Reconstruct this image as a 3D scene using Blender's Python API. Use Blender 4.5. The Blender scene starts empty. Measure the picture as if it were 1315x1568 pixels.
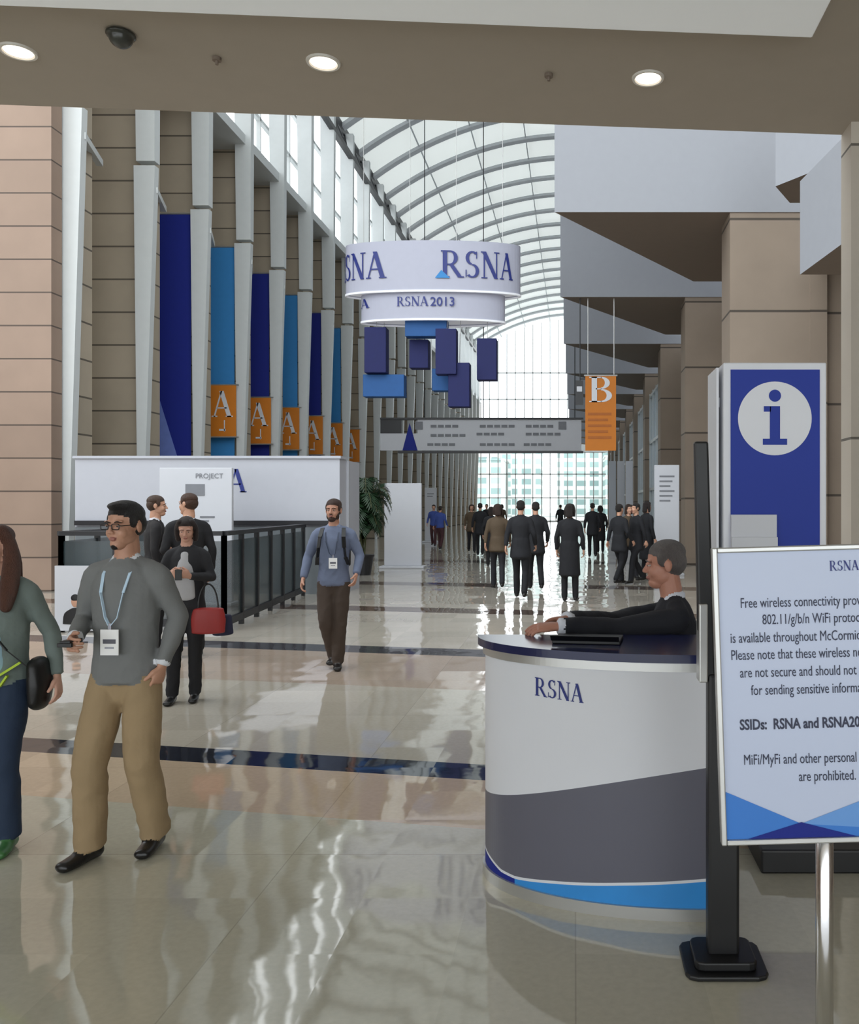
import bpy, math, random
import numpy as np
from mathutils import Vector, Matrix, noise
from mathutils.bvhtree import BVHTree
random.seed(4)
sc = bpy.context.scene
COL = sc.collection
F = 1300.0; EYE = 1.7
def wx(u, d): return (u-880.0)/F*d          # survey helpers: sight-line at a known distance -> metres
def wz(v, d): return EYE+(775.0-v)/F*d
def lin(c):
    o = []
    for x in c[:3]:
        x = x/255.0
        o.append(x/12.92 if x <= 0.04045 else ((x+0.055)/1.055)**2.4)
    return (*o, 1.0)
# ------------------------------------------------------------------ materials
MATS = {}
def mat(name, c, rough=0.6, metal=0.0, var=0.12, scale=6.0, bump=0.0, bscale=60.0, emit=0.0, coat=0.0, stretch=None, alpha=1.0):
    if name in MATS: return MATS[name]
    m = bpy.data.materials.new(name); m.use_nodes = True
    nt = m.node_tree; N = nt.nodes; L = nt.links
    b = N['Principled BSDF']
    b.inputs['Roughness'].default_value = rough
    b.inputs['Metallic'].default_value = metal
    b.inputs['Coat Weight'].default_value = coat
    col = lin(c)
    tc = N.new('ShaderNodeTexCoord')
    no = N.new('ShaderNodeTexNoise'); no.inputs['Scale'].default_value = scale; no.inputs['Detail'].default_value = 4
    L.new(tc.outputs['Object'], no.inputs['Vector'])
    mx = N.new('ShaderNodeMix'); mx.data_type = 'RGBA'
    mx.inputs['A'].default_value = tuple(x*(1-var) for x in col[:3])+(1,)
    mx.inputs['B'].default_value = tuple(min(1, x*(1+var)) for x in col[:3])+(1,)
    L.new(no.outputs['Fac'], mx.inputs['Factor'])
    L.new(mx.outputs['Result'], b.inputs['Base Color'])
    if bump > 0:
        n2 = N.new('ShaderNodeTexNoise'); n2.inputs['Scale'].default_value = bscale; n2.inputs['Detail'].default_value = 3
        if stretch:
            mp = N.new('ShaderNodeMapping'); mp.inputs['Scale'].default_value = stretch
            L.new(tc.outputs['Object'], mp.inputs['Vector']); L.new(mp.outputs['Vector'], n2.inputs['Vector'])
        else:
            L.new(tc.outputs['Object'], n2.inputs['Vector'])
        bp = N.new('ShaderNodeBump'); bp.inputs['Strength'].default_value = bump; bp.inputs['Distance'].default_value = 0.02
        L.new(n2.outputs['Fac'], bp.inputs['Height']); L.new(bp.outputs['Normal'], b.inputs['Normal'])
    if emit > 0:
        b.inputs['Emission Color'].default_value = col
        b.inputs['Emission Strength'].default_value = emit
    if alpha < 1: b.inputs['Alpha'].default_value = alpha
    MATS[name] = m
    return m
def stone(name, c, course, line=0.03, dark=0.55):
    m = bpy.data.materials.new(name); m.use_nodes = True
    nt = m.node_tree; N = nt.nodes; L = nt.links; b = N['Principled BSDF']
    b.inputs['Roughness'].default_value = 0.7
    g = N.new('ShaderNodeNewGeometry'); s = N.new('ShaderNodeSeparateXYZ'); L.new(g.outputs['Position'], s.inputs[0])
    d = N.new('ShaderNodeMath'); d.operation = 'DIVIDE'; L.new(s.outputs['Z'], d.inputs[0]); d.inputs[1].default_value = course
    fr = N.new('ShaderNodeMath'); fr.operation = 'FRACT'; L.new(d.outputs[0], fr.inputs[0])
    lt = N.new('ShaderNodeMath'); lt.operation = 'LESS_THAN'; L.new(fr.outputs[0], lt.inputs[0]); lt.inputs[1].default_value = line/course
    fl = N.new('ShaderNodeMath'); fl.operation = 'FLOOR'; L.new(d.outputs[0], fl.inputs[0])
    wn = N.new('ShaderNodeTexWhiteNoise'); wn.noise_dimensions = '1D'; L.new(fl.outputs[0], wn.inputs['W'])
    no = N.new('ShaderNodeTexNoise'); no.inputs['Scale'].default_value = 1.3; no.inputs['Detail'].default_value = 6
    L.new(g.outputs['Position'], no.inputs['Vector'])
    ad = N.new('ShaderNodeMath'); ad.operation = 'MULTIPLY_ADD'; L.new(wn.outputs['Value'], ad.inputs[0]); ad.inputs[1].default_value = 0.4
    L.new(no.outputs['Fac'], ad.inputs[2])
    col = lin(c)
    mx = N.new('ShaderNodeMix'); mx.data_type = 'RGBA'
    mx.inputs['A'].default_value = tuple(x*0.82 for x in col[:3])+(1,)
    mx.inputs['B'].default_value = tuple(min(1, x*1.12) for x in col[:3])+(1,)
    L.new(ad.outputs[0], mx.inputs['Factor'])
    m2 = N.new('ShaderNodeMix'); m2.data_type = 'RGBA'; L.new(lt.outputs[0], m2.inputs['Factor'])
    L.new(mx.outputs['Result'], m2.inputs['A']); m2.inputs['B'].default_value = tuple(x*dark*0.5 for x in col[:3])+(1,)
    L.new(m2.outputs['Result'], b.inputs['Base Color'])
    return m
def floor_mat():
    m = bpy.data.materials.new('polished_terrazzo'); m.use_nodes = True
    nt = m.node_tree; N = nt.nodes; L = nt.links; b = N['Principled BSDF']
    def M(op, a, c=None, d=None):
        n = N.new('ShaderNodeMath'); n.operation = op
        for i, v in enumerate((a, c, d)):
            if v is None: continue
            if isinstance(v, (int, float)): n.inputs[i].default_value = v
            else: L.new(v, n.inputs[i])
        return n.outputs[0]
    g = N.new('ShaderNodeNewGeometry'); s = N.new('ShaderNodeSeparateXYZ'); L.new(g.outputs['Position'], s.inputs[0])
    X, Y = s.outputs['X'], s.outputs['Y']
    yy = M('MULTIPLY_ADD', X, 0.19, Y)
    t = M('DIVIDE', yy, 40.0)
    rp = N.new('ShaderNodeValToRGB'); rp.color_ramp.interpolation = 'CONSTANT'
    stops = [(0.0, (194, 190, 172)), (4.35, (202, 180, 154)), (5.10, (40, 44, 54)), (5.40, (186, 178, 164)), (7.6, (178, 160, 144)), (9.35, (70, 68, 74)), (9.75, (186, 178, 166)),
             (13.0, (96, 80, 72)), (13.6, (180, 172, 160)), (17.5, (100, 88, 82)), (18.2, (182, 176, 166)), (25, (110, 100, 94)), (26, (182, 176, 166))]
    el = rp.color_ramp.elements
    while len(el) > 1: el.remove(el[0])
    el[0].position = 0; el[0].color = lin(stops[0][1])
    for p, c in stops[1:]:
        e = el.new(p/40.0); e.color = lin(c)
    L.new(t, rp.inputs['Fac'])
    ts = 0.46
    cx = M('FLOOR', M('DIVIDE', X, ts)); cy = M('FLOOR', M('DIVIDE', Y, ts))
    cb = N.new('ShaderNodeCombineXYZ'); L.new(cx, cb.inputs[0]); L.new(cy, cb.inputs[1])
    wn = N.new('ShaderNodeTexWhiteNoise'); wn.noise_dimensions = '2D'; L.new(cb.outputs[0], wn.inputs['Vector'])
    fx = M('FRACT', M('DIVIDE', X, ts*3)); fy = M('FRACT', M('DIVIDE', Y, ts*3))
    gr = M('MAXIMUM', M('LESS_THAN', fx, 0.004), M('LESS_THAN', fy, 0.004))
    no = N.new('ShaderNodeTexNoise'); no.inputs['Scale'].default_value = 35; no.inputs['Detail'].default_value = 5
    L.new(g.outputs['Position'], no.inputs['Vector'])
    k = M('MULTIPLY_ADD', wn.outputs['Value'], 0.12, M('MULTIPLY_ADD', no.outputs['Fac'], 0.22, 0.80))
    k = M('MULTIPLY', k, M('MULTIPLY_ADD', gr, -0.22, 1.0))
    sc_ = N.new('ShaderNodeVectorMath'); sc_.operation = 'SCALE'; L.new(rp.outputs['Color'], sc_.inputs[0]); L.new(k, sc_.inputs['Scale'])
    L.new(sc_.outputs[0], b.inputs['Base Color'])
    v1 = N.new('ShaderNodeVectorMath'); v1.operation = 'SUBTRACT'; L.new(wn.outputs['Color'], v1.inputs[0]); v1.inputs[1].default_value = (.5, .5, .5)
    v2 = N.new('ShaderNodeVectorMath'); v2.operation = 'SCALE'; L.new(v1.outputs[0], v2.inputs[0]); v2.inputs['Scale'].default_value = 0.024
    n3 = N.new('ShaderNodeTexNoise'); n3.inputs['Scale'].default_value = 3.2; n3.inputs['Detail'].default_value = 4
    L.new(g.outputs['Position'], n3.inputs['Vector'])
    v3 = N.new('ShaderNodeVectorMath'); v3.operation = 'SUBTRACT'; L.new(n3.outputs['Color'], v3.inputs[0]); v3.inputs[1].default_value = (.5, .5, .5)
    v4 = N.new('ShaderNodeVectorMath'); v4.operation = 'SCALE'; L.new(v3.outputs[0], v4.inputs[0]); v4.inputs['Scale'].default_value = 0.05
    v5 = N.new('ShaderNodeVectorMath'); v5.operation = 'ADD'; L.new(v2.outputs[0], v5.inputs[0]); L.new(v4.outputs[0], v5.inputs[1])
    v6 = N.new('ShaderNodeVectorMath'); v6.operation = 'MULTIPLY'; L.new(v5.outputs[0], v6.inputs[0]); v6.inputs[1].default_value = (1, 1, 0)
    v7 = N.new('ShaderNodeVectorMath'); v7.operation = 'ADD'; L.new(v6.outputs[0], v7.inputs[0]); v7.inputs[1].default_value = (0, 0, 1)
    v8 = N.new('ShaderNodeVectorMath'); v8.operation = 'NORMALIZE'; L.new(v7.outputs[0], v8.inputs[0])
    L.new(v8.outputs[0], b.inputs['Normal'])
    b.inputs['Roughness'].default_value = 0.05
    b.inputs['IOR'].default_value = 1.95
    return m
# ------------------------------------------------------------------ mesh helpers
def empty(name, loc=(0, 0, 0), rz=0.0, s=1.0):
    e = bpy.data.objects.new(name, None); COL.objects.link(e)
    e.empty_display_size = 0.1
    e.location = loc; e.rotation_euler = (0, 0, math.radians(rz)); e.scale = (s, s, s)
    return e
def link(name, me, mats=(), parent=None, smooth=False):
    for m in mats: me.materials.append(m)
    o = bpy.data.objects.new(name, me); COL.objects.link(o)
    if parent: o.parent = parent
    if smooth:
        me.polygons.foreach_set('use_smooth', [True]*len(me.polygons))
    return o
def mesh(name, verts, faces, mats, parent=None, smooth=False, mi=None):
    me = bpy.data.meshes.new(name); me.from_pydata([tuple(v) for v in verts], [], faces); me.update()
    o = link(name, me, mats, parent, smooth)
    if mi is not None: me.polygons.foreach_set('material_index', mi)
    return o
class MB:
    def __init__(s): s.v = []; s.f = []; s.m = []
    def box(s, x0, x1, y0, y1, z0, z1, m=0):
        b = len(s.v)
        s.v += [(x0, y0, z0), (x1, y0, z0), (x1, y1, z0), (x0, y1, z0), (x0, y0, z1), (x1, y0, z1), (x1, y1, z1), (x0, y1, z1)]
        for q in ((3, 2, 1, 0), (4, 5, 6, 7), (0, 1, 5, 4), (1, 2, 6, 5), (2, 3, 7, 6), (3, 0, 4, 7)):
            s.f.append(tuple(b+i for i in q)); s.m.append(m)
    def prism(s, poly, z0, z1, m=0, mb=None):
        b = len(s.v); n = len(poly)
        s.v += [(p[0], p[1], z0) for p in poly]+[(p[0], p[1], z1) for p in poly]
        s.f.append(tuple(b+n-1-i for i in range(n))); s.m.append(m if mb is None else mb)
        s.f.append(tuple(b+n+i for i in range(n))); s.m.append(m)
        for i in range(n):
            j = (i+1) % n
            s.f.append((b+i, b+j, b+n+j, b+n+i)); s.m.append(m)
    def hexa(s, pts, m=0):   # 4 bottom, 4 top
        b = len(s.v); s.v += list(pts)
        for q in ((3, 2, 1, 0), (4, 5, 6, 7), (0, 1, 5, 4), (1, 2, 6, 5), (2, 3, 7, 6), (3, 0, 4, 7)):
            s.f.append(tuple(b+i for i in q)); s.m.append(m)
    def poly(s, pts, m=0):
        b = len(s.v); s.v += list(pts); s.f.append(tuple(range(b, b+len(pts)))); s.m.append(m)
    def tube(s, p, q, r, m=0, n=10, r2=None):
        p = Vector(p); q = Vector(q); t = (q-p).normalized(); r2 = r if r2 is None else r2
        u = t.orthogonal().normalized(); w = t.cross(u); b = len(s.v)
        for c, rr in ((p, r), (q, r2)):
            for i in range(n):
                a = 2*math.pi*i/n; s.v.append(tuple(c+(u*math.cos(a)+w*math.sin(a))*rr))
        for i in range(n):
            j = (i+1) % n; s.f.append((b+i, b+j, b+n+j, b+n+i)); s.m.append(m)
        s.f.append(tuple(b+n-1-i for i in range(n))); s.m.append(m)
        s.f.append(tuple(b+n+i for i in range(n))); s.m.append(m)
    def beam(s, p, q, w, h, m=0):
        p = Vector(p); q = Vector(q); t = (q-p).normalized()
        u = t.cross(Vector((0, 0, 1))); u = u.normalized() if u.length > 1e-4 else Vector((1, 0, 0)); k = u.cross(t)
        pts = []
        for c in (p, q):
            for a, bb in ((-1, -1), (1, -1), (1, 1), (-1, 1)): pts.append(tuple(c+u*a*w/2+k*bb*h/2))
        b = len(s.v); s.v += pts
        for qd in ((3, 2, 1, 0), (4, 5, 6, 7), (0, 1, 5, 4), (1, 2, 6, 5), (2, 3, 7, 6), (3, 0, 4, 7)):
            s.f.append(tuple(b+i for i in qd)); s.m.append(m)
    def obj(s, name, mats, parent=None, bevel=0.0, smooth=False):
        o = mesh(name, s.v, s.f, mats, parent, smooth, s.m)
        if bevel > 0:
            md = o.modifiers.new('bevel', 'BEVEL'); md.width = bevel; md.segments = 2; md.limit_method = 'ANGLE'
        return o
def box(name, x0, x1, y0, y1, z0, z1, m, parent=None, bevel=0.0):
    b = MB(); b.box(x0, x1, y0, y1, z0, z1); return b.obj(name, [m], parent, bevel)
def text(name, body, size, loc, m, parent=None, align='LEFT', rot=(math.pi/2, 0, 0), xs=1.0, ext=0.0008, bold=0.0):
    cu = bpy.data.curves.new(name, 'FONT'); cu.body = body; cu.size = size; cu.align_x = align; cu.extrude = ext; cu.offset = bold
    cu.resolution_u = 3
    o = bpy.data.objects.new(name+'_tmp', cu); COL.objects.link(o)
    dg = bpy.context.evaluated_depsgraph_get(); dg.update()
    me = bpy.data.meshes.new_from_object(o.evaluated_get(dg)); bpy.data.objects.remove(o)
    me.materials.clear()
    o = link(name, me, [m], parent); o.location = loc; o.rotation_euler = rot; o.scale = (xs, 1, 1)
    return o
def arcband(cx, cy, ro, ri, a0, a1, n=12):
    out = []
    for i in range(n):
        a = math.radians(a0+(a1-a0)*i/n); b = math.radians(a0+(a1-a0)*(i+1)/n)
        out.append([(cx+ro[0]*math.cos(a), cy+ro[1]*math.sin(a)), (cx+ro[0]*math.cos(b), cy+ro[1]*math.sin(b)),
                    (cx+ri[0]*math.cos(b), cy+ri[1]*math.sin(b)), (cx+ri[0]*math.cos(a), cy+ri[1]*math.sin(a))])
    return out
def st(x0, y0, x1, y1, w): return [[(x0-w/2, y0), (x0+w/2, y0), (x1+w/2, y1), (x1-w/2, y1)]]
def rc(x0, x1, y0, y1): return [[(x0, y0), (x1, y0), (x1, y1), (x0, y1)]]
GL = {
 'R': (st(.16, 0, .16, 1, .15)+rc(.02, .32, .955, 1)+rc(.02, .32, 0, .045)+rc(.2, .36, .46, .51)+rc(.2, .36, .95, 1)+arcband(.34, .73, (.27, .27), (.13, .22), -90, 90)+st(.36, .5, .70, 0, .16)+rc(.6, .84, 0, .045), .84),
 'S': (arcband(.3, .74, (.25, .26), (.12, .20), 40, 265)+arcband(.3, .26, (.27, .26), (.13, .20), -140, 90)+rc(.45, .49, .72, .98)+rc(.05, .09, .03, .3), .64),
 'N': (st(.14, 0, .14, 1, .06)+st(.7, 0, .7, 1, .06)+st(.13, 1, .68, 0, .18)+rc(.02, .28, 0, .045)+rc(0, .2, .955, 1)+rc(.58, .84, .955, 1), .86),
 'A': (st(.38, 1, .1, 0, .06)+st(.38, 1, .68, 0, .17)+rc(.2, .58, .32, .37)+rc(0, .22, 0, .045)+rc(.54, .82, 0, .045), .82),
 'B': (st(.16, 0, .16, 1, .15)+rc(.02, .36, .95, 1)+rc(.02, .36, 0, .05)+rc(.2, .36, .5, .55)+arcband(.34, .76, (.25, .24), (.11, .19), -90, 90)+arcband(.34, .26, (.31, .26), (.16, .21), -90, 90), .7)}
def logo(name, word, fn, m, parent=None):
    b = MB(); x = 0
    for ch in word:
        ps, adv = GL[ch]
        for p in ps: b.poly([fn(x+a, c) for a, c in p])
        x += adv
    return b.obj(name, [m], parent)
# ------------------------------------------------------------------ organic builder
class Geo:
    def __init__(s): s.v = []; s.f = []; s.t = []
    def loft(s, pts, uref=(1, 0, 0), tag=0, n=16, sub=3, cap=1.0, smooth=True):
        P = [np.array(p[0], float) for p in pts]; R = [np.array([p[1], p[2] if len(p) > 2 else p[1]], float) for p in pts]
        cs = []; rs = []
        for i in range(len(P)-1):
            p0 = P[max(i-1, 0)]; p1 = P[i]; p2 = P[i+1]; p3 = P[min(i+2, len(P)-1)]
            r0 = R[max(i-1, 0)]; r1 = R[i]; r2 = R[i+1]; r3 = R[min(i+2, len(P)-1)]
            for k in range(sub):
                t = k/sub
                if smooth:
                    h = lambda a, b, c, d: 0.5*((2*b)+(-a+c)*t+(2*a-5*b+4*c-d)*t*t+(-a+3*b-3*c+d)*t**3)
                    cs.append(h(p0, p1, p2, p3)); rs.append(h(r0, r1, r2, r3))
                else:
                    cs.append(p1*(1-t)+p2*t); rs.append(r1*(1-t)+r2*t)
        cs.append(P[-1]); rs.append(R[-1])
        T = []
        for i in range(len(cs)):
            a = cs[max(i-1, 0)]; b = cs[min(i+1, len(cs)-1)]; t = b-a; T.append(t/(np.linalg.norm(t)+1e-9))
        rings = []
        m0 = min(rs[0]); m1 = min(rs[-1])
        for a in (80, 55, 28): rings.append((cs[0]-T[0]*m0*cap*math.sin(math.radians(a)), rs[0]*math.cos(math.radians(a)), T[0]))
        for c, r, t in zip(cs, rs, T): rings.append((c, r, t))
        for a in (28, 55, 80): rings.append((cs[-1]+T[-1]*m1*cap*math.sin(math.radians(a)), rs[-1]*math.cos(math.radians(a)), T[-1]))
        ur = np.array(uref, float); base = len(s.v)
        for c, r, t in rings:
            u = ur-t*np.dot(ur, t); u /= (np.linalg.norm(u)+1e-9); w = np.cross(t, u)
            for i in range(n):
                a = 2*math.pi*i/n; s.v.append(tuple(c+u*r[0]*math.cos(a)+w*r[1]*math.sin(a))); s.t.append(tag)
        for k in range(len(rings)-1):
            for i in range(n):
                j = (i+1) % n; s.f.append((base+k*n+i, base+k*n+j, base+(k+1)*n+j, base+(k+1)*n+i))
        s.f.append(tuple(base+n-1-i for i in range(n))); e = base+(len(rings)-1)*n
        s.f.append(tuple(e+i for i in range(n)))
    def ell(s, c, r, tag=0, rot=None, nu=20, nv=12):
        base = len(s.v); R = rot or Matrix.Identity(3)
        def pt(th, ph): return tuple(Vector(c)+R @ Vector((r[0]*math.sin(th)*math.cos(ph), r[1]*math.sin(th)*math.sin(ph), r[2]*math.cos(th))))
        s.v.append(pt(0, 0)); s.t.append(tag)
        for i in range(1, nv):
            for j in range(nu): s.v.append(pt(math.pi*i/nv, 2*math.pi*j/nu)); s.t.append(tag)
        s.v.append(pt(math.pi, 0)); s.t.append(tag); last = len(s.v)-1
        for j in range(nu): s.f.append((base, base+1+j, base+1+(j+1) % nu))
        for i in range(nv-2):
            for j in range(nu):
                a = base+1+i*nu+j; b = base+1+i*nu+(j+1) % nu; s.f.append((a, a+nu, b+nu, b))
        for j in range(nu): s.f.append((last, last-nu+(j+1) % nu, last-nu+j))
    def xform(s, M, i0=0):
        for i in range(i0, len(s.v)): s.v[i] = tuple(M @ Vector(s.v[i]))
    def build(s, name, mats, voxel, it=3, parent=None, fac=0.5, floor0=False, disp=0.0, maj=4):
        me = bpy.data.meshes.new(name+'_src'); me.from_pydata(s.v, [], s.f); me.update()
        o = bpy.data.objects.new(name+'_tmp', me); COL.objects.link(o)
        md = o.modifiers.new('r', 'REMESH'); md.mode = 'VOXEL'; md.voxel_size = voxel
        if it:
            m2 = o.modifiers.new('s', 'SMOOTH'); m2.factor = fac; m2.iterations = it
        dg = bpy.context.evaluated_depsgraph_get(); dg.update()
        out = bpy.data.meshes.new_from_object(o.evaluated_get(dg))
        bpy.data.objects.remove(o); out.name = name
        out.materials.clear()
        ob = link(name, out, mats, parent, True)
        if len(set(s.t)) > 1:
            bv = BVHTree.FromPolygons([Vector(v) for v in s.v], s.f)
            ft = [s.t[f[0]] for f in s.f]; mi = []
            for p in out.polygons:
                loc, nr, idx, dd = bv.find_nearest(p.center+p.normal*max(voxel*.8, .004))
                mi.append(ft[idx])
            # smooth ragged garment edges: neighbour majority through shared vertices
            pv = [tuple(p.vertices) for p in out.polygons]; nt = max(mi)+1
            for _ in range(maj):
                cnt = np.zeros((len(out.vertices), nt))
                for q, t_ in zip(pv, mi):
                    for a in q: cnt[a, t_] += 1
                mi = [int(np.argmax(cnt[list(q)].sum(0))) for q in pv]
            out.polygons.foreach_set('material_index', mi)
        elif s.t: out.polygons.foreach_set('material_index', [s.t[0]]*len(out.polygons))
        if disp > 0:
            cl = set()
            for p in out.polygons:
                if p.material_index in (0, 1): cl.update(p.vertices)
            nrm = [v.normal.copy() for v in out.vertices]
            for i in cl:
                v = out.vertices[i]; c = v.co
                n1 = noise.noise(Vector((c.x*9+c.z*4, c.y*8, c.z*8-c.x*6))); n2 = noise.noise(Vector((c.x*18+3, c.y*18, c.z*18)))
                v.co += nrm[i]*disp*(.45-1.5*abs(n1)+.4*n2)
        if floor0:
            for v in out.vertices:
                if v.co.z < 0: v.co.z = 0
        out.update()
        return ob
def V(*a): return Vector(a)
def hand(name, W, d, thumb, right, skin, parent, curl=1.0, sc_=1.0):
    g = Geo(); W = Vector(W); d = Vector(d).normalized(); th = Vector(thumb); th = (th-d*th.dot(d)).normalized()
    n = th.cross(d) if right else d.cross(th)
    k = sc_
    g.loft([(W-d*.03*k, .026*k, .021*k), (W+d*.02*k, .029*k, .018*k), (W+d*.055*k, .040*k, .016*k), (W+d*.09*k, .040*k, .013*k)], tuple(th), 0, 14, 3, .6)
    for off, ln, cm in ((.030, .074, .8), (.010, .083, 1), (-.010, .077, 1.1), (-.029, .060, 1.25)):
        p = W+d*.085*k+th*off*k; dd = d.copy(); pts = [(p-d*.015*k, .009*k), (p, .0092*k)]
        for fr, a in ((.45, 18), (.3, 30), (.25, 22)):
            ang = math.radians(a*cm*curl); ax = dd.cross(n).normalized()
            dd = (Matrix.Rotation(ang, 3, ax) @ dd).normalized()
            p = p+dd*ln*fr*k; pts.append((p.copy(), .0078*k))
        g.loft(pts, tuple(th), 0, 8, 2, 1.0, False)
    p = W+d*.025*k+th*.022*k; dd = (d*.65+th*.65+n*.3).normalized(); pts = [(p-dd*.01*k, .013*k), (p+dd*.025*k, .013*k)]
    dd2 = (d*.85+th*.25+n*.35).normalized(); q = p+dd*.025*k+dd2*.03*k; pts += [(q, .0105*k), (q+(dd2+n*.3).normalized()*.024*k, .009*k)]
    g.loft(pts, tuple(n), 0, 10, 2, 1.0, False)
    return g.build(name, [skin], .0034, 1, parent)
def skinm(tone): return mat('skin_%d_%d_%d' % tone, tone, .5, var=.08, scale=25, bump=.05, bscale=150)
def hairm(c): return mat('hair_%d_%d_%d' % c, c, .5, var=.45, scale=40, bump=.7, bscale=60, stretch=(6, 6, 1))
def cloth(c): return mat('cloth_%d_%d_%d' % c, c, .85, var=.10, scale=8, bump=.3, bscale=14)
def head(parent, C, yaw, pitch, skin, hair, style, vox=.0045, beard=None, glasses=False, detail=True, roll=0):
    R = Matrix.Translation(C) @ Matrix.Rotation(math.radians(yaw), 4, 'Z') @ Matrix.Rotation(math.radians(pitch), 4, 'X') @ Matrix.Rotation(math.radians(roll), 4, 'Y')
    g = Geo(); lip = mat('lips', (158, 104, 94), .5)
    g.ell((0, .012, .03), (.072, .092, .085)); g.ell((0, -.020, -.028), (.059, .067, .082)); g.ell((0, -.042, -.086), (.037, .043, .032))
    g.ell((0, -.01, -.055), (.058, .062, .05))
    for s in (-1, 1):
        g.ell((s*.030, -.050, -.032), (.026, .030, .032)); g.ell((s*.010, -.094, -.029), (.008, .010, .007))
        g.ell((s*.028, -.072, .025), (.026, .012, .007)); g.ell((s*.077, .012, -.005), (.008, .018, .030))
    g.loft([((0, -.078, .018), .007), ((0, -.090, -.005), .008), ((0, -.101, -.024), .0105)], (1, 0, 0), 0, 10, 2)
    g.ell((0, -.087, -.0565), (.021, .008, .0045), 2); g.ell((0, -.086, -.064), (.018, .008, .005), 2)
    g.loft([((0, .02, -.06), .052), ((0, .03, -.13), .052)], (1, 0, 0), 0)
    if style != 'bald':
        g.ell((0, .020, .058), (.079, .094, .068), 1); g.ell((0, .046, .012), (.077, .069, .076), 1)
        for s in (-1, 1): g.ell((s*.066, -.012, .032), (.0135, .026, .038), 1)
    if style == 'quiff': g.ell((0, -.036, .100), (.056, .046, .024), 1); g.ell((0, .005, .100), (.064, .072, .030), 1)
    if style == 'long':
        for s in (-1, 1):
            g.loft([((s*.05, -.03, .085), .038), ((s*.085, -.01, 0), .034), ((s*.095, -.02, -.12), .045), ((s*.10, -.055, -.24), .045), ((s*.10, -.08, -.33), .03)], (1, 0, 0), 1)
        g.loft([((0, .08, .03), .06, .04), ((0, .09, -.1), .09, .045), ((0, .09, -.28), .09, .04)], (1, 0, 0), 1)
    if style == 'bob':
        for s in (-1, 1): g.loft([((s*.05, -.02, .08), .033), ((s*.082, .01, 0), .028), ((s*.078, .0, -.1), .024)], (1, 0, 0), 1)
        g.loft([((0, .07, .03), .06, .045), ((0, .08, -.1), .075, .04)], (1, 0, 0), 1)
    if beard == 'goatee': g.ell((0, -.068, -.100), (.018, .020, .016), 1)
    if beard == 'full':
        g.ell((0, -.050, -.092), (.042, .040, .030), 1)
        for s in (-1, 1): g.ell((s*.048, -.015, -.06), (.018, .035, .038), 1)
        g.ell((0, -.089, -.047), (.024, .005, .004), 1)
    g.xform(R)
    g.build('head', [skin, hair, lip], vox, 3, parent, .45, maj=2)
    if detail:
        ew = mat('eye_white', (190, 182, 176), .3); ed = mat('eye_iris', (38, 26, 20), .2)
        e = Geo()
        for s in (-1, 1):
            e.ell((s*.030, -.076, .003), (.0130, .010, .0052), 0, None, 12, 8)
            e.ell((s*.030, -.084, .003), (.0052, .003, .0048), 1, None, 10, 6)
            e.loft([((s*.016, -.084, .0075), .0018), ((s*.03, -.087, .0095), .0024), ((s*.044, -.077, .0065), .0018)], (0, 0, 1), 3, 6, 2)
            e.loft([((s*.014, -.083, .021), .0028), ((s*.03, -.086, .0255), .0035), ((s*.047, -.075, .021), .0025)], (0, 0, 1), 2, 6, 2)
        e.xform(R)
        me = bpy.data.meshes.new('eyes'); me.from_pydata(e.v, [], e.f); me.update()
        o = link('eyes', me, [ew, ed, hair, skin], parent, True)
        me.polygons.foreach_set('material_index', [e.t[p.vertices[0]] for p in me.polygons])
    if glasses:
        b = MB(); bk = mat('glasses_frame', (15, 14, 16), .3)
        for s in (-1, 1):
            for k in range(16):
                a = 2*math.pi*k/16; c = 2*math.pi*(k+1)/16
                f = lambda t: (s*.031+.021*max(-1, min(1, 1.25*math.cos(t))), -.098, .001+.014*max(-1, min(1, 1.25*math.sin(t))))
                b.tube(f(a), f(c), .0024, 0, 6)
            b.tube((s*.052, -.098, .006), (s*.079, .01, .006), .002, 0, 6)
        b.tube((-.010, -.098, .006), (.010, -.098, .006), .002, 0, 6)
        b.v = [tuple(R @ Vector(v)) for v in b.v]
        b.obj('glasses', [bk], parent)
DEF = dict(pelvis=(0, 0, .94), neck=(0, 0, 1.50), kL=(.10, -.02, .50), aL=(.11, .02, .09), kR=(-.10, -.02, .50), aR=(-.11, .02, .09),
           eL=(.245, .03, 1.17), wL=(.25, -.05, .93), eR=(-.245, .03, 1.17), wR=(-.25, -.05, .93), tL=(.05, -1, 0), tR=(-.05, -1, 0), hd=(0, -.02, .165),
           thL=(0, -1, 0), thR=(0, -1, 0), sw=1.0)
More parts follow.
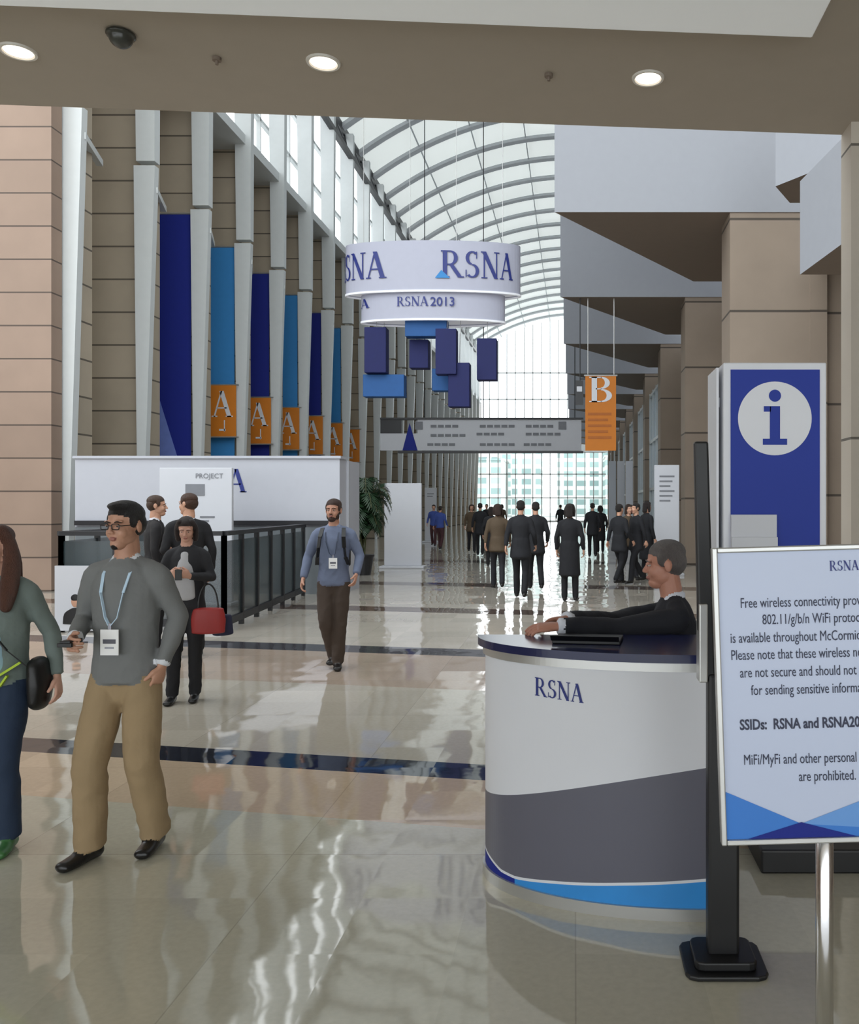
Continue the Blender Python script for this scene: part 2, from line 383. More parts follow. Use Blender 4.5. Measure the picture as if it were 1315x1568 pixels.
def person(name, x, y, h, heading, J=None, top=(60, 60, 65), pants=(40, 40, 45), shoe=(20, 18, 18), hair=(40, 28, 20), skin=(196, 150, 125), vox=.012,
           style='short', beard=None, glasses=False, hy=0, hp=0, coat=0, extra=None, curl=1.0, detail=True, loose=1.0, leg=1.0, inner=None, hroll=0, waist=1.0, hem=-.05, cuff=False):
    D = dict(DEF); D.update(J or {})
    root = empty(name, (x, y, 0), heading, h/1.78)
    sk = skinm(skin); hr = hairm(hair); tp = cloth(top); pt = cloth(pants); sh = mat('leather_%d_%d_%d' % shoe, shoe, .35)
    inn = cloth(inner or (225, 225, 225))
    g = Geo(); P = Vector(D['pelvis']); N = Vector(D['neck']); sw = D['sw']
    ax = N-P
    def at(t): return P+ax*t
    g.loft([(at(-.17), .125, .092), (at(-.06), .156, .106), (at(.1), .138*waist, .096)], (1, 0, 0), 1)
    T = [(hem, .168*waist, .121), (.0, .168*waist, .121), (.1, .160*waist, .115), (.25, .155*waist, .111), (.45, .160*waist, .115), (.68, .174*sw, .119), (.82, .165*sw, .104), (.93, .118*sw, .082), (1.0, .066, .060)]
    g.loft([(at(t), a, b) for t, a, b in T], (1, 0, 0), 0, 24, 4, .12)
    g.loft([(at(.93), .054), (at(1.0)+V(0, -.005, .0), .052), (N+Vector(D['hd'])*.6, .05)], (1, 0, 0), 2)
    g.loft([(at(.955)+V(-.022, -.052, 0), .016), (at(1.015)+V(-.056, .0, 0), .016), (at(1.03)+V(0, .055, 0), .016), (at(1.015)+V(.056, .0, 0), .016), (at(.955)+V(.022, -.052, 0), .016)], (0, 0, 1), 5 if inner else 0, 10)
    for s, S_ in ((1, 'L'), (-1, 'R')):
        S = N+V(s*.170*sw, 0, -.092); E = Vector(D['e'+S_]); W = Vector(D['w'+S_])
        g.loft([(N+V(s*.045, .008, -.018), .040), (N+V(s*.11*sw, .008, -.055), .052), (S, .060), (S.lerp(E, .5), .052*loose), (E, .045*loose)], (0, 1, 0), 0, 14, 3)
        g.loft([(E, .045*loose), (E.lerp(W, .35), .044*loose), (E.lerp(W, .95), .035*loose)], (0, 1, 0), 0, 14, 3, .3)
        if cuff: g.loft([(E.lerp(W, .93), .036*loose), (W, .034*loose)], (0, 1, 0), 5, 12, 2, .2)
        H = P+V(s*.085, 0, -.03); K = Vector(D['k'+S_]); A = Vector(D['a'+S_]); td = Vector(D['t'+S_]).normalized()
        g.loft([(H, .086, .092), (H.lerp(K, .5), .080*leg**.5, .086*leg**.5), (K, .064*leg, .068*leg), (K.lerp(A, .35), .062*leg, .067*leg), (K.lerp(A, 1.04), .057*leg, .065*leg)], (1, 0, 0), 1, 18, 4, .12)
        side = td.cross(V(0, 0, 1)).normalized()
        A0 = V(A.x, A.y, A.z-.09)
        g.loft([(A0-td*.045+V(0, 0, .036), .034, .036), (A0+td*.02+V(0, 0, .042), .038, .042), (A0+td*.10+V(0, 0, .030), .046, .030), (A0+td*.160+V(0, 0, .026), .042, .026)], tuple(side), 3, 14, 3, .8)
    if coat:
        zb = coat
        g.loft([(at(.25), .165, .125), (at(-.05), .185, .14), (V(P.x, P.y, (P.z+zb)/2), .19, .155), (V(P.x, P.y, zb), .20, .17)], (1, 0, 0), 0, 24, 4, .15)
    g.build('body', [tp, pt, sk, sh, hr, inn], vox, 3, root, floor0=True, disp=.007 if detail else .004)
    head(root, N+Vector(D['hd']), hy, hp, sk, hr, style, .0040 if detail else .009, beard, glasses, detail, hroll)
    hand('hand_left', D['wL'], Vector(D['wL'])-Vector(D['eL']) if 'dL' not in D else D['dL'], D['thL'], False, sk, root, curl)
    hand('hand_right', D['wR'], Vector(D['wR'])-Vector(D['eR']) if 'dR' not in D else D['dR'], D['thR'], True, sk, root, curl)
    if extra: extra(root, D)
    return root
def clone(src, name, x, y, h, heading):
    r = empty(name, (x, y, 0), heading, h/1.78)
    for c in src.children:
        o = bpy.data.objects.new(c.name.split('.')[0], c.data); COL.objects.link(o); o.parent = r
        o.location = c.location; o.rotation_euler = c.rotation_euler; o.scale = c.scale
    return r
def badge(root, x, y, z, w=.09, hgt=.125, topz=1.49, col=(190, 215, 235), wcord=.014):
    b = MB()
    for q in (1, -1):
        pp = [(q*.060, -.02, topz+.01), (q*.066, -.088, topz-.06), (q*.056, -.128, topz-.15), (q*.030+x*.5, -.134, topz-.27), (x+q*.004, y-.003, z+hgt/2+.02)]
        for i in range(4): b.beam(pp[i], pp[i+1], wcord, .004, 0)
    b.box(x-.008, x+.008, y-.006, y+.0, z+hgt/2, z+hgt/2+.03, 2)
    b.box(x-w/2, x+w/2, y-.008, y-.003, z-hgt/2, z+hgt/2, 1)
    b.box(x-w*.35, x+w*.35, y-.0095, y-.008, z-hgt*.05, z+hgt*.12, 3)
    b.box(x-w*.25, x+w*.25, y-.0095, y-.008, z-hgt*.25, z-hgt*.18, 2)
    b.obj('lanyard_badge', [mat('lanyard_%d' % col[0], col, .6), mat('badge_card', (235, 235, 235), .4), mat('metal_clip', (120, 120, 125), .3, .8), mat('badge_print', (90, 90, 100), .5)], root)

# ================================================================== palette
WHITE = mat('white_paint', (176, 178, 186), .5, var=.03)
WHITE2 = mat('white_panel', (218, 220, 226), .45, var=.02)
BOARD = mat('board_white', (196, 198, 204), .45, var=.02)
FINW = mat('fin_white_metal', (204, 208, 208), .45, var=.04)
CEIL = mat('ceiling_plaster', (174, 165, 152), .8, var=.04)
BEIGE = mat('beige_and_bounce_tint', (130, 117, 106), .8, var=.05)  # on white undersides, floor bounce put into the colour; on sprinklers plain beige
STL = stone('wall_stone_left', (142, 121, 106), .66, .03)
STP = stone('pier_stone_left', (168, 156, 138), .80, .04)
STR = stone('pier_stone_right', (136, 122, 108), 1.9, .05)
DARK = mat('dark_metal', (28, 28, 32), .4, var=.1)
BLK = mat('black_plastic', (16, 16, 18), .45, var=.1)
CHR = mat('chrome', (215, 215, 218), .15, 1.0, var=.02)
SIL = mat('brushed_silver', (190, 190, 188), .35, .7, var=.04)
NAVY = mat('navy_blue', (6, 30, 130), .7, var=.06)
SKYB = mat('sky_blue', (52, 134, 200), .65, var=.05)
ORG = mat('orange_fabric', (208, 122, 26), .6, var=.05)
CHAR = mat('charcoal_print', (96, 96, 108), .45, var=.03)
LOGO = mat('logo_navy', (30, 44, 120), .5, var=.02)
INK = mat('dark_ink', (52, 56, 78), .6, var=.02)
GREYT = mat('grey_print', (120, 122, 128), .6)

# ================================================================== shell
b = MB(); b.box(-20, 12, -8, 96, -.2, 0); b.obj('floor', [floor_mat()])
YE = 93.0
k = .08
e0 = 6.42
b = MB()
b.prism([(-20, -8), (12, -8), (12, e0+k*12), (-20, e0-k*20)], 4.58, 5.1)
b.obj('ceiling', [CEIL])
f0 = 4.98
b = MB(); b.hexa([(-12, f0-2.2-.07*12, 4.50), (1.42, f0-2.2+.1, 4.50), (1.42, f0+.1, 4.50), (-12, f0-.07*12, 4.50),
                  (-12, f0-2.2-.07*12, 4.578), (1.42, f0-2.2+.1, 4.578), (1.42, f0+.1, 4.578), (-12, f0-.07*12, 4.578)])
b.obj('trim_ceiling_panel', [mat('emissive_white_panel', (240, 244, 246), .4, var=.01, emit=.12)], None, .01)  # plain panel, no lamp; its brightness is put in as slight emission
GLOW = mat('lamp_glow', (255, 240, 220), .5, emit=4.0)
TR = mat('downlight_trim', (225, 222, 215), .4)
def downlight(x, y):
    r = empty('recessed_downlight', (x, y, 4.58))
    b = MB(); n = 28
    for i in range(n):
        a = 2*math.pi*i/n; c = 2*math.pi*(i+1)/n
        for (r0, z0), (r1, z1) in (((.110, 0), (.105, -.012)), ((.105, -.012), (.09, -.012)), ((.09, -.012), (.083, -.002))):
            b.poly([(r0*math.cos(a), r0*math.sin(a), z0), (r0*math.cos(c), r0*math.sin(c), z0), (r1*math.cos(c), r1*math.sin(c), z1), (r1*math.cos(a), r1*math.sin(a), z1)])
    b.obj('trim_ring', [TR], r)
    b = MB(); b.poly([(.083*math.cos(-2*math.pi*i/n), .083*math.sin(-2*math.pi*i/n), -.003) for i in range(n)]); b.obj('lens', [GLOW], r)
for u, v in ((28, 78), (495, 95), (992, 119)):
    d = 2.88*F/(775-v); downlight(wx(u, d), d)
d = 2.88*F/(775-50)
g = Geo(); g.ell((0, 0, -.02), (.07, .07, .065), 0); g.loft([((0, 0, 0), .085), ((0, 0, -.015), .085)], (1, 0, 0), 0, 20, 2, .1)
r = empty('ceiling_camera_dome', (wx(185, d), d, 4.572)); g.build('dome', [mat('dome_grey', (60, 62, 58), .25)], .007, 1, r)
for u, v in ((332, 88), (840, 113)):
    d = 2.88*F/(775-v); b = MB(); b.tube((0, 0, 0), (0, 0, -.02), .028, 0, 14); b.tube((0, 0, -.02), (0, 0, -.045), .01, 0, 10)
    b.obj('ceiling_sprinkler', [BEIGE]).location = (wx(u, d), d, 4.578)
# right near pillar
b = MB(); b.box(2.07, 3.3, 6.36, 6.60, 0, 4.58); b.box(2.05, 3.33, 6.34, 6.62, 0, .15); b.obj('wall_near_pillar', [stone('near_stone', (186, 178, 166), 2.2, .02)])
box('wall_left_near', -18.3, -18, -8, 17, 0, 5.1, STL)
box('wall_right_near', 9, 9.3, -8, 17.7, 0, 14, STR)
# left hall
XW = -10.5; D0 = 17.3; SP = 3.0; NP = 25
b = MB(); b.box(-20, XW+.08, 16.9, 17.25, 0, 18.5); b.obj('wall_left_return', [STL])
b = MB()
for i in range(NP):
    y = D0+SP*i
    b.box(-12.2, XW+.04, y+.36, y+1.1, 0, 13.2)
b.box(-12.6, -12.2, 17.25, YE, 0, 13.2)
b.obj('wall_left', [STP])
b = MB()
for i in range(NP):
    y = D0+SP*i; w0 = .17 if i else .2
    b.hexa([(XW+.06, y, .0), (XW+.06+w0*.5, y, .0), (XW+.06+w0*.5, y+.2, .0), (XW+.06, y+.2, .0), (XW-.05, y, 9.85), (XW+.46, y, 9.85), (XW+.46, y+.2, 9.85), (XW-.05, y+.2, 9.85)])
    b.hexa([(XW+.02, y-.02, 9.95), (XW+.46, y-.02, 9.95), (XW+.46, y+.24, 9.95), (XW+.02, y+.24, 9.95), (XW-.1, y-.02, 18.5), (XW+.5, y-.02, 18.5), (XW+.5, y+.24, 18.5), (XW-.1, y+.24, 18.5)])
    b.beam((XW+.4, y+.1, 9.3), (XW-.3, y+2.0, 9.5), .14, .14)
b.obj('trim_left_fins', [FINW])
b = MB()
for z in (13.25, 15.0, 16.8): b.box(-11.0, -10.85, 17.3, YE-.1, z, z+.12)
for i in range(NP*2): b.box(-11.0, -10.85, D0+SP*i/2, D0+SP*i/2+.08, 13.2, 18.5)
b.box(-12.6, -10.2, 17.3, YE-.1, 12.9, 13.2)
b.obj('window_1_clerestory', [FINW])
b = MB(); b.box(-10.9, -10.35, 17.3, YE-.1, 18.4, 18.9)
for i in range(NP*2-1): b.beam((-10.4, D0+i*1.5, 18.4), (-10.1, D0+i*1.5+.75, 17.5), .1, .1); b.beam((-10.1, D0+i*1.5+.75, 17.5), (-10.4, D0+i*1.5+1.5, 18.4), .1, .1)
b.box(-10.2, -10.0, 17.3, YE-.1, 17.35, 17.55)
b.obj('trim_left_truss', [DARK])
# vault
R_ = 17.5; ZC = 22.2
def vz(x): return ZC-(R_-math.sqrt(R_*R_-x*x))
VM = mat('emissive_skylight', (214, 220, 218), .7, var=.04, scale=.6, emit=.74)  # opaque shell; backlit daylight is put in as emission, nothing shines through
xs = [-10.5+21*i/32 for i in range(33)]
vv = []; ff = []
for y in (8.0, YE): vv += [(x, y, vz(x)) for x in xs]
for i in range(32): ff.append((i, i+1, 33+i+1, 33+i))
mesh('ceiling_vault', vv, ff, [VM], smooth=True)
b = MB(); y = 9.0
while y < YE:
    for i in range(32):
        b.beam((xs[i], y, vz(xs[i])-.12), (xs[i+1], y, vz(xs[i+1])-.12), .44, .16)
    y += 2.9
for xx in (-8, -5.4, -2.7, 0, 2.7):
    b.box(xx-.03, xx+.03, 8, YE, vz(xx)-.12, vz(xx)-.05)
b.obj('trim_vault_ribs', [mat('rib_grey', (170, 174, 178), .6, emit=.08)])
# right saw-tooth volumes, piers
TX = -.42; TZ = 7.76
b = MB(); p = MB(); w = MB()
i = 0
while 17.5+7.1*i < YE-6:
    y = 17.5+7.1*i
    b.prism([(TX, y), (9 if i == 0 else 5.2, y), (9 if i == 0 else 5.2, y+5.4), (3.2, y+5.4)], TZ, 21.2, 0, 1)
    p.box(3.2, 4.85, y+.02, y+1.0, 0, TZ)
    p.box(3.12, 4.85, y-.05, y+1.08, 0, .2)
    if i >= 2:
        w.box(3.5, 3.56, y+1.0, y+7.1, .4, 6.6, 0)
        for q in range(5): w.box(3.40, 3.5, y+1.0+q*1.5, y+1.12+q*1.5, 0, 6.8, 1)
        for z in (.3, 2.4, 4.5, 6.6): w.box(3.40, 3.5, y+1.0, y+7.1, z, z+.12, 1)
    i += 1
b.obj('ceiling_sawtooth', [mat('tooth_white', (150, 153, 160), .75, var=.03), BEIGE])
p.obj('wall_right_piers', [STR])
w.obj('window_2', [mat('blue_glass', (120, 160, 190), .15, var=.2, scale=.7), FINW])
b = MB(); b.box(4.85, 5.2, 17.5, YE, 0, TZ); b.box(4.85, 9, 17.7, 18.0, 0, TZ); b.obj('wall_right', [STR])
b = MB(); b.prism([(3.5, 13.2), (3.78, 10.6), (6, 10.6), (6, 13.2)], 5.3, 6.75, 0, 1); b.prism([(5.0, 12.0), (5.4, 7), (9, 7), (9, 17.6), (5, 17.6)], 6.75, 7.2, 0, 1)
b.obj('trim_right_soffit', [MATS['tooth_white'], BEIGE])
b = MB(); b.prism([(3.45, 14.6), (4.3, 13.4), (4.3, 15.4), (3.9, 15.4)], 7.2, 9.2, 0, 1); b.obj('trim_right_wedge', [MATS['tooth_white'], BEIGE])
# far glazed end wall
b = MB()
for q in range(17):
    x = -12.2+q*.95; b.box(x-.05, x+.05, YE, YE+.15, 0, vz(min(abs(x), 10.4)))
for z in (0.05, 2.6, 5.2, 7.6, 10.5, 13.4, 16.3): b.box(-12.2, 3.4, YE, YE+.15, z-.06, z+.06)
b.box(-12.2, 5, YE-.3, YE+.3, 7.6, 8.6)
b.obj('window_3_end_glazing', [FINW])
def bmat():
    m = bpy.data.materials.new('tower_facade'); m.use_nodes = True; N = m.node_tree.nodes; L = m.node_tree.links
    g = N.new('ShaderNodeNewGeometry'); s = N.new('ShaderNodeSeparateXYZ'); c = N.new('ShaderNodeCombineXYZ'); L.new(g.outputs['Position'], s.inputs[0])
    L.new(s.outputs['X'], c.inputs[0]); L.new(s.outputs['Z'], c.inputs[1])
    bt = N.new('ShaderNodeTexBrick'); bt.offset = 0; bt.inputs['Scale'].default_value = 1
    bt.inputs['Brick Width'].default_value = 2.2; bt.inputs['Row Height'].default_value = 1.6; bt.inputs['Mortar Size'].default_value = .35
    bt.inputs['Color1'].default_value = lin((130, 156, 154)); bt.inputs['Color2'].default_value = lin((172, 196, 192)); bt.inputs['Mortar'].default_value = lin((222, 226, 222))
    L.new(c.outputs[0], bt.inputs['Vector']); L.new(bt.outputs['Color'], N['Principled BSDF'].inputs['Base Color'])
    return m
BM = bmat()
for x0, x1, yy, z in ((-24, -11, 150, 14), (-17, -11, 130, 9), (-10, -5.5, 135, 11), (-3, 6, 145, 12.5), (5, 14, 138, 10)):
    t = MB(); t.box(x0, x1, yy, yy+10, 0, z); t.box(x0+1, x1-1, yy+1, yy+9, z, z+1); t.box(x0-.2, x1+.2, yy-.2, yy+10.2, z-.3, z)
    t.obj('city_building', [BM])
box('ground_outside', -90, 90, 96, 220, -.25, -.05, mat('pavement', (180, 182, 180), .8))

# ================================================================== left banners
bn = [NAVY, SKYB, NAVY, SKYB, NAVY, SKYB]
for i in range(2, 8):
    y = D0+SP*i+.16; r = empty('hanging_wall_banner', (0, y, 0))
    x0, x1 = XW-1.25, XW-.1
    t = MB(); n = 14
    for q in range(n):
        z0 = 3.0+(9.75-3.0)*q/n; z1 = 3.0+(9.75-3.0)*(q+1)/n
        t.hexa([(x0, -.02, z0), (x1, -.02, z0), (x1, 0, z0), (x0, 0, z0), (x0, -.02, z1), (x1, -.02, z1), (x1, 0, z1), (x0, 0, z1)])
    if i == 2: t.hexa([(x0-.02, -.03, 3.0), (x0+.8, -.03, 3.0), (x0+.8, -.02, 3.0), (x0, -.02, 3.0), (x0, -.03, 5.4), (x0+.05, -.03, 5.4), (x0+.05, -.02, 5.4), (x0, -.02, 5.4)], 1)
    t.obj('fabric', [bn[i-2], mat('periwinkle', (110, 130, 200), .6)], r)
    t = MB(); t.tube((x0-.05, -.01, 9.78), (x1+.05, -.01, 9.78), .03); t.tube((x0-.05, -.01, 2.98), (x1+.05, -.01, 2.98), .03)
    t.obj('poles', [SIL], r)
for i in range(3, 9):
    y = D0+SP*i-.12; r = empty('orange_letter_flag', (XW-.36, y, 0))
    t = MB(); t.box(-.42, .42, -.015, .0, 3.85, 5.42); t.obj('fabric', [ORG], r)
    t = MB(); t.tube((-.46, 0, 5.44), (.5, 0, 5.44), .025); t.tube((-.46, 0, 3.83), (.5, 0, 3.83), .025); t.obj('poles', [SIL], r)
    logo('letter_a', 'A', lambda a, c: (-.33+a*.80, -.02, 4.45+c*.80), WHITE2, r)
    t = MB(); t.box(.05, .08, -.022, -.016, 4.0, 4.35); t.box(-.1, .1, -.022, -.016, 4.02, 4.08); t.obj('small_print', [WHITE2], r)

# ================================================================== white enclosure, board, rail
b = MB(); b.box(wx(115, 16.4), wx(520, 16.4), 16.4, 16.84, 0, 2.62); b.box(wx(520, 16.4)-.3, wx(520, 16.4)+.05, 16.86, 17.7, 0, 2.60)
b.box(wx(115, 16.4)-.03, wx(520, 16.4)+.03, 16.36, 16.88, 2.62, 2.67)
b.box(wx(115, 16.4)+.02, wx(520, 16.4)-.02, 16.33, 16.40, 1.33, 1.42, 1); b.box(wx(115, 16.4)+.02, wx(520, 16.4)-.02, 16.37, 16.395, 0, 1.30, 2)
b.obj('white_partition_wall', [WHITE, DARK, mat('partition_lower_grey', (104, 110, 114), .4)])
logo('partition_logo', 'RSNA', lambda a, c: (-7.82+a*.47, 16.39, 1.97+c*.45), LOGO)
r = empty('freestanding_directory_board', (0, 0, 0))
x0, x1 = wx(244, 14.6), wx(355, 14.6)
b = MB(); b.box(x0, x1, 14.6, 14.68, .05, 2.36); b.box(x0-.05, x1+.05, 14.45, 14.85, 0, .05); b.obj('panel', [BOARD], r, .01)
text('board_heading', 'PROJECT', .12, (x0+.62, 14.59, 2.18), GREYT, r)
b = MB()
b.box(x0+.45, x0+.78, 14.592, 14.599, 1.88, 2.08)
for q in range(2): b.box(x0+.7, x0+.95-.1*q, 14.592, 14.599, 1.5-.07*q, 1.53-.07*q)
b.obj('print', [GREYT], r)
r = empty('glass_balustrade', (0, 0, 0))
b = MB(); g2 = MB()
pa = (-6.95, 11.5); pb = (-4.75, 11.5); pc = (-5.15, 16.1)
def run(a, c, n):
    for q in range(n+1):
        t = q/n; x = a[0]+(c[0]-a[0])*t; y = a[1]+(c[1]-a[1])*t
        b.box(x-.03, x+.03, y-.03, y+.03, 0, 1.30)
    b.beam((a[0], a[1], 1.33), (c[0], c[1], 1.33), .11, .06)
    b.beam((a[0], a[1], .12), (c[0], c[1], .12), .06, .10)
    g2.beam((a[0], a[1], .7), (c[0], c[1], .7), .015, 1.05)
run(pa, pb, 3); run(pb, pc, 6); run((-6.95, 11.5), (-7.6, 16.1), 4)
b.obj('rail_frame', [DARK], r)
GLS = mat('smoked_glass', (56, 68, 72), .1, var=.05, alpha=.6)
g2.obj('glass_panels', [GLS], r)
r = empty('poster_on_rail', (0, 0, 0))
b = MB(); x0 = wx(85, 11.4); x1 = wx(152, 11.4); b.box(x0, x1, 11.38, 11.42, .03, .9); b.obj('panel', [BOARD], r)
g = Geo(); g.ell((x0+.28, 11.375, .42), (.055, .008, .075), 1); g.ell((x0+.28, 11.372, .47), (.058, .007, .05), 0); g.loft([((x0+.28, 11.378, .12), .17, .006), ((x0+.28, 11.378, .26), .15, .006), ((x0+.28, 11.378, .33), .05, .006)], (1, 0, 0), 0)
me = bpy.data.meshes.new('portrait_print'); me.from_pydata(g.v, [], g.f); me.update(); o = link('portrait_print', me, [BLK, skinm((190, 145, 120))], r)
me.polygons.foreach_set('material_index', [g.t[q.vertices[0]] for q in me.polygons])

def board(name, u0, u1, vt, d, lines=0):
    r = empty(name, (0, 0, 0)); x0, x1 = wx(u0, d), wx(u1, d); z = wz(vt, d)
    b = MB(); b.box(x0, x1, d, d+.12, .06, z); b.box(x0-.1, x1+.1, d-.2, d+.32, 0, .06); b.obj('panel', [BOARD], r, .012)
    if lines:
        t = MB()
        for q in range(lines): t.box(x0+.12, x1-.12-.05*(q % 3), d-.006, d-.001, z-.3-.12*q, z-.26-.12*q)
        t.obj('print', [GREYT], r)
    return r
board('standing_sign_board', 588, 645, 740, 23.3)
board('standing_sign_board', 1002, 1040, 712, 20.9, 6)
board('standing_sign_board', 650, 668, 747, 40, 2)
for u, d in ((932, 44), (945, 40), (958, 36)): board('standing_sign_board', u, u+11, 706, d)

# palm
r = empty('potted_palm', (wx(555, 21), 21, 0))
b = MB(); b.tube((0, 0, 0), (0, 0, .45), .20, 0, 20, .27); b.tube((0, 0, .45), (0, 0, .5), .29, 0, 20); b.obj('pot', [DARK], r)
b = MB()
for q in range(9): b.tube((.04*math.cos(q), .04*math.sin(q), .45), (.10*math.cos(q*2.1), .10*math.sin(q*2.1), 1.2), .02, 1, 6)
for q in range(44):
    a = q*2.399; rad = .38+.30*((q*37) % 10)/10; top = 2.45-1.2*((q*13) % 10)/10
    pts = []
    for s in range(9):
        t = s/8; pts.append(Vector((rad*1.2*t*math.cos(a), rad*1.2*t*math.sin(a), .9+(top-.9)*math.sin(t*2.2)*1.05-.25*t*t)))
    for s in range(8):
        b.beam(pts[s], pts[s+1], .014, .014, 1)
        dv = (pts[s+1]-pts[s]).normalized(); sd = dv.cross(V(0, 0, 1)).normalized()
        for sg in (-1, 1):
            for hh in (0, .33, .66):
                p0 = pts[s].lerp(pts[s+1], hh); tip = p0+sd*sg*.28*math.sin(math.pi*(s+.8+hh)/9.6)+dv*.12-V(0, 0, .07)
                b.poly([tuple(p0-dv*.02), tuple(p0.lerp(tip, .5)+dv*.03), tuple(tip), tuple(p0.lerp(tip, .5)-dv*.035)], 0)
b.obj('fronds', [mat('palm_green', (30, 56, 32), .5, var=.3), mat('palm_stem', (70, 74, 44), .7)], r)

# ================================================================== hanging ring sign
cxr, cyr = -3.67, 22.0
r = empty('hanging_ring_sign', (cxr, cyr, 0))
def ring(name, a, bb, z0, z1, m, t=.05):
    n = 72; v = []; f = []
    for z in (z0, z1):
        for rr in (0, t):
            for i in range(n):
                q = 2*math.pi*i/n; v.append(((a-rr)*math.sin(q), -(bb-rr)*math.cos(q), z))
    for i in range(n):
        j = (i+1) % n
        f += [(i, j, 2*n+j, 2*n+i), (n+j, n+i, 3*n+i, 3*n+j), (j, i, n+i, n+j), (2*n+i, 2*n+j, 3*n+j, 3*n+i)]
    return mesh(name, v, f, [m], r)
RW = mat('ring_fabric', (178, 180, 196), .6, var=.03)
RG = mat('ring_white_emissive', (230, 232, 238), .6, var=.02, emit=.2)  # white undersides and rims, given a slight emission; no lamp inside
A1, B1, A2, B2 = 2.26, .55, 1.86, .45
ring('upper_ring', A1, B1, 7.16, 8.42, RW); ring('lower_ring', A2, B2, 6.46, 7.14, RW)
n = 60
mesh('underside', [((A1-.03)*math.sin(2*math.pi*i/n), -(B1-.03)*math.cos(2*math.pi*i/n), 7.18) for i in range(n)], [tuple(range(n))], [RG], r)
mesh('underside_lower', [((A2-.03)*math.sin(2*math.pi*i/n), -(B2-.03)*math.cos(2*math.pi*i/n), 6.48) for i in range(n)], [tuple(range(n))], [RG], r)
ring('upper_ring_rim', A1+.02, B1+.02, 7.12, 7.17, RG); ring('lower_ring_rim', A2+.02, B2+.02, 6.42, 6.47, RG)
def rf(t0, t1, wd, z0, hgt, a=A1+.03, bb=B1+.03):
    return lambda x, y: (a*math.sin(t0+(t1-t0)*x/wd), -bb*math.cos(t0+(t1-t0)*x/wd), z0+y*hgt)
W4 = .84+.64+.86+.82
logo('ring_logo', 'RSNA', rf(.12, 1.14, W4, 7.48, .68), LOGO, r)
logo('ring_logo', 'RSNA', rf(-1.66, -.50, W4, 7.48, .68), LOGO, r)
logo('ring_logo_small', 'RSNA', rf(-.47, -.02, W4, 6.78, .24, A2+.03, B2+.03), LOGO, r)
text('year', '2013', .32, (0.0, -B2-.03, 6.78), LOGO, r, bold=.004)
logo('ring_logo_side', 'A', rf(-1.35, -1.0, .8, 6.78, .24, A2+.03, B2+.03), LOGO, r)
t = MB(); t.poly([(.14, -B1-.035, 7.46), (.52, -B1-.02, 7.46), (.30, -B1-.035, 7.66)]); t.obj('swoosh', [SKYB], r)
t = MB()
for a in (-1.8, -.6, .6, 1.8): t.tube((a, 0, 8.3), (a, 0, 21.3), .008, 0, 6)
for a in (-1.5, -.5, .5, 1.3): t.tube((a, 0, 6.5), (a, 0, 8.3), .02, 0, 6)
t.obj('suspension_cables', [SIL], r)
t = MB(); cb = MB()
for (u0, u1, v0, v1, m, yo) in ((560, 593, 503, 572, 0, 0), (623, 686, 485, 518, 1, -.1), (625, 654, 518, 562, 0, .3), (672, 703, 510, 578, 0, -.4), (731, 761, 520, 583, 0, 0),
                               (555, 618, 573, 607, 1, .2), (660, 692, 563, 597, 1, .3), (690, 722, 560, 626, 0, -.3)):
    x0 = (u0-663)/59.1; x1 = (u1-663)/59.1; z1 = EYE+(775-v0)/59.1; z0 = EYE+(775-v1)/59.1
    t.box(x0, x1, yo-.18, yo+.18, z0, z1, m); cb.tube(((x0+x1)/2, yo, z1), ((x0+x1)/2, yo*.6, 6.48), .008, 0, 6)
t.obj('hanging_boxes', [mat('mobile_navy', (12, 22, 84), .7), mat('mobile_blue', (34, 86, 146), .7)], r, .012)
cb.obj('box_cables', [SIL], r)

# overhead directional sign
d = 34.0; r = empty('overhead_directional_sign', (0, d, 0))
b = MB(); b.box(wx(640, d), wx(890, d), -.1, .1, wz(690, d), wz(643, d)); b.box(wx(583, d), wx(640, d), -.1, .1, wz(690, d), wz(664, d))
b.obj('panel', [mat('sign_grey', (198, 200, 206), .5, var=.02)], r)
b = MB(); b.box(wx(583, d), wx(893, d), -.14, .14, wz(643, d), wz(640, d)); b.box(wx(610, d), wx(893, d), -.14, .14, wz(694, d), wz(691, d))
b.box(wx(583, d), wx(615, d), -.1, .1, wz(664, d), wz(643, d), 0)
b.poly([(wx(617, d), -.12, wz(690, d)), (wx(640, d), -.12, wz(690, d)), (wx(628, d), -.12, wz(648, d))], 1)
b.box(wx(636, d), wx(648, d), -.12, -.1, wz(658, d), wz(646, d), 2); b.box(wx(855, d), wx(867, d), -.12, -.1, wz(658, d), wz(646, d), 2)
for q, (u, v) in enumerate(((660, 651), (660, 665), (655, 679), (735, 651), (730, 663), (735, 679), (805, 651), (805, 663), (802, 679))):
    for s in range(4+q % 2):
        b.box(wx(u+s*11, d), wx(u+s*11+9, d), -.12, -.1, wz(v+4, d), wz(v, d), 2)
for u in (650, 740, 880): b.tube((wx(u, d), 0, wz(641, d)), (wx(u, d), 0, 20.0), .02, 0, 6)
b.obj('frame_and_print', [DARK, NAVY, GREYT], r)
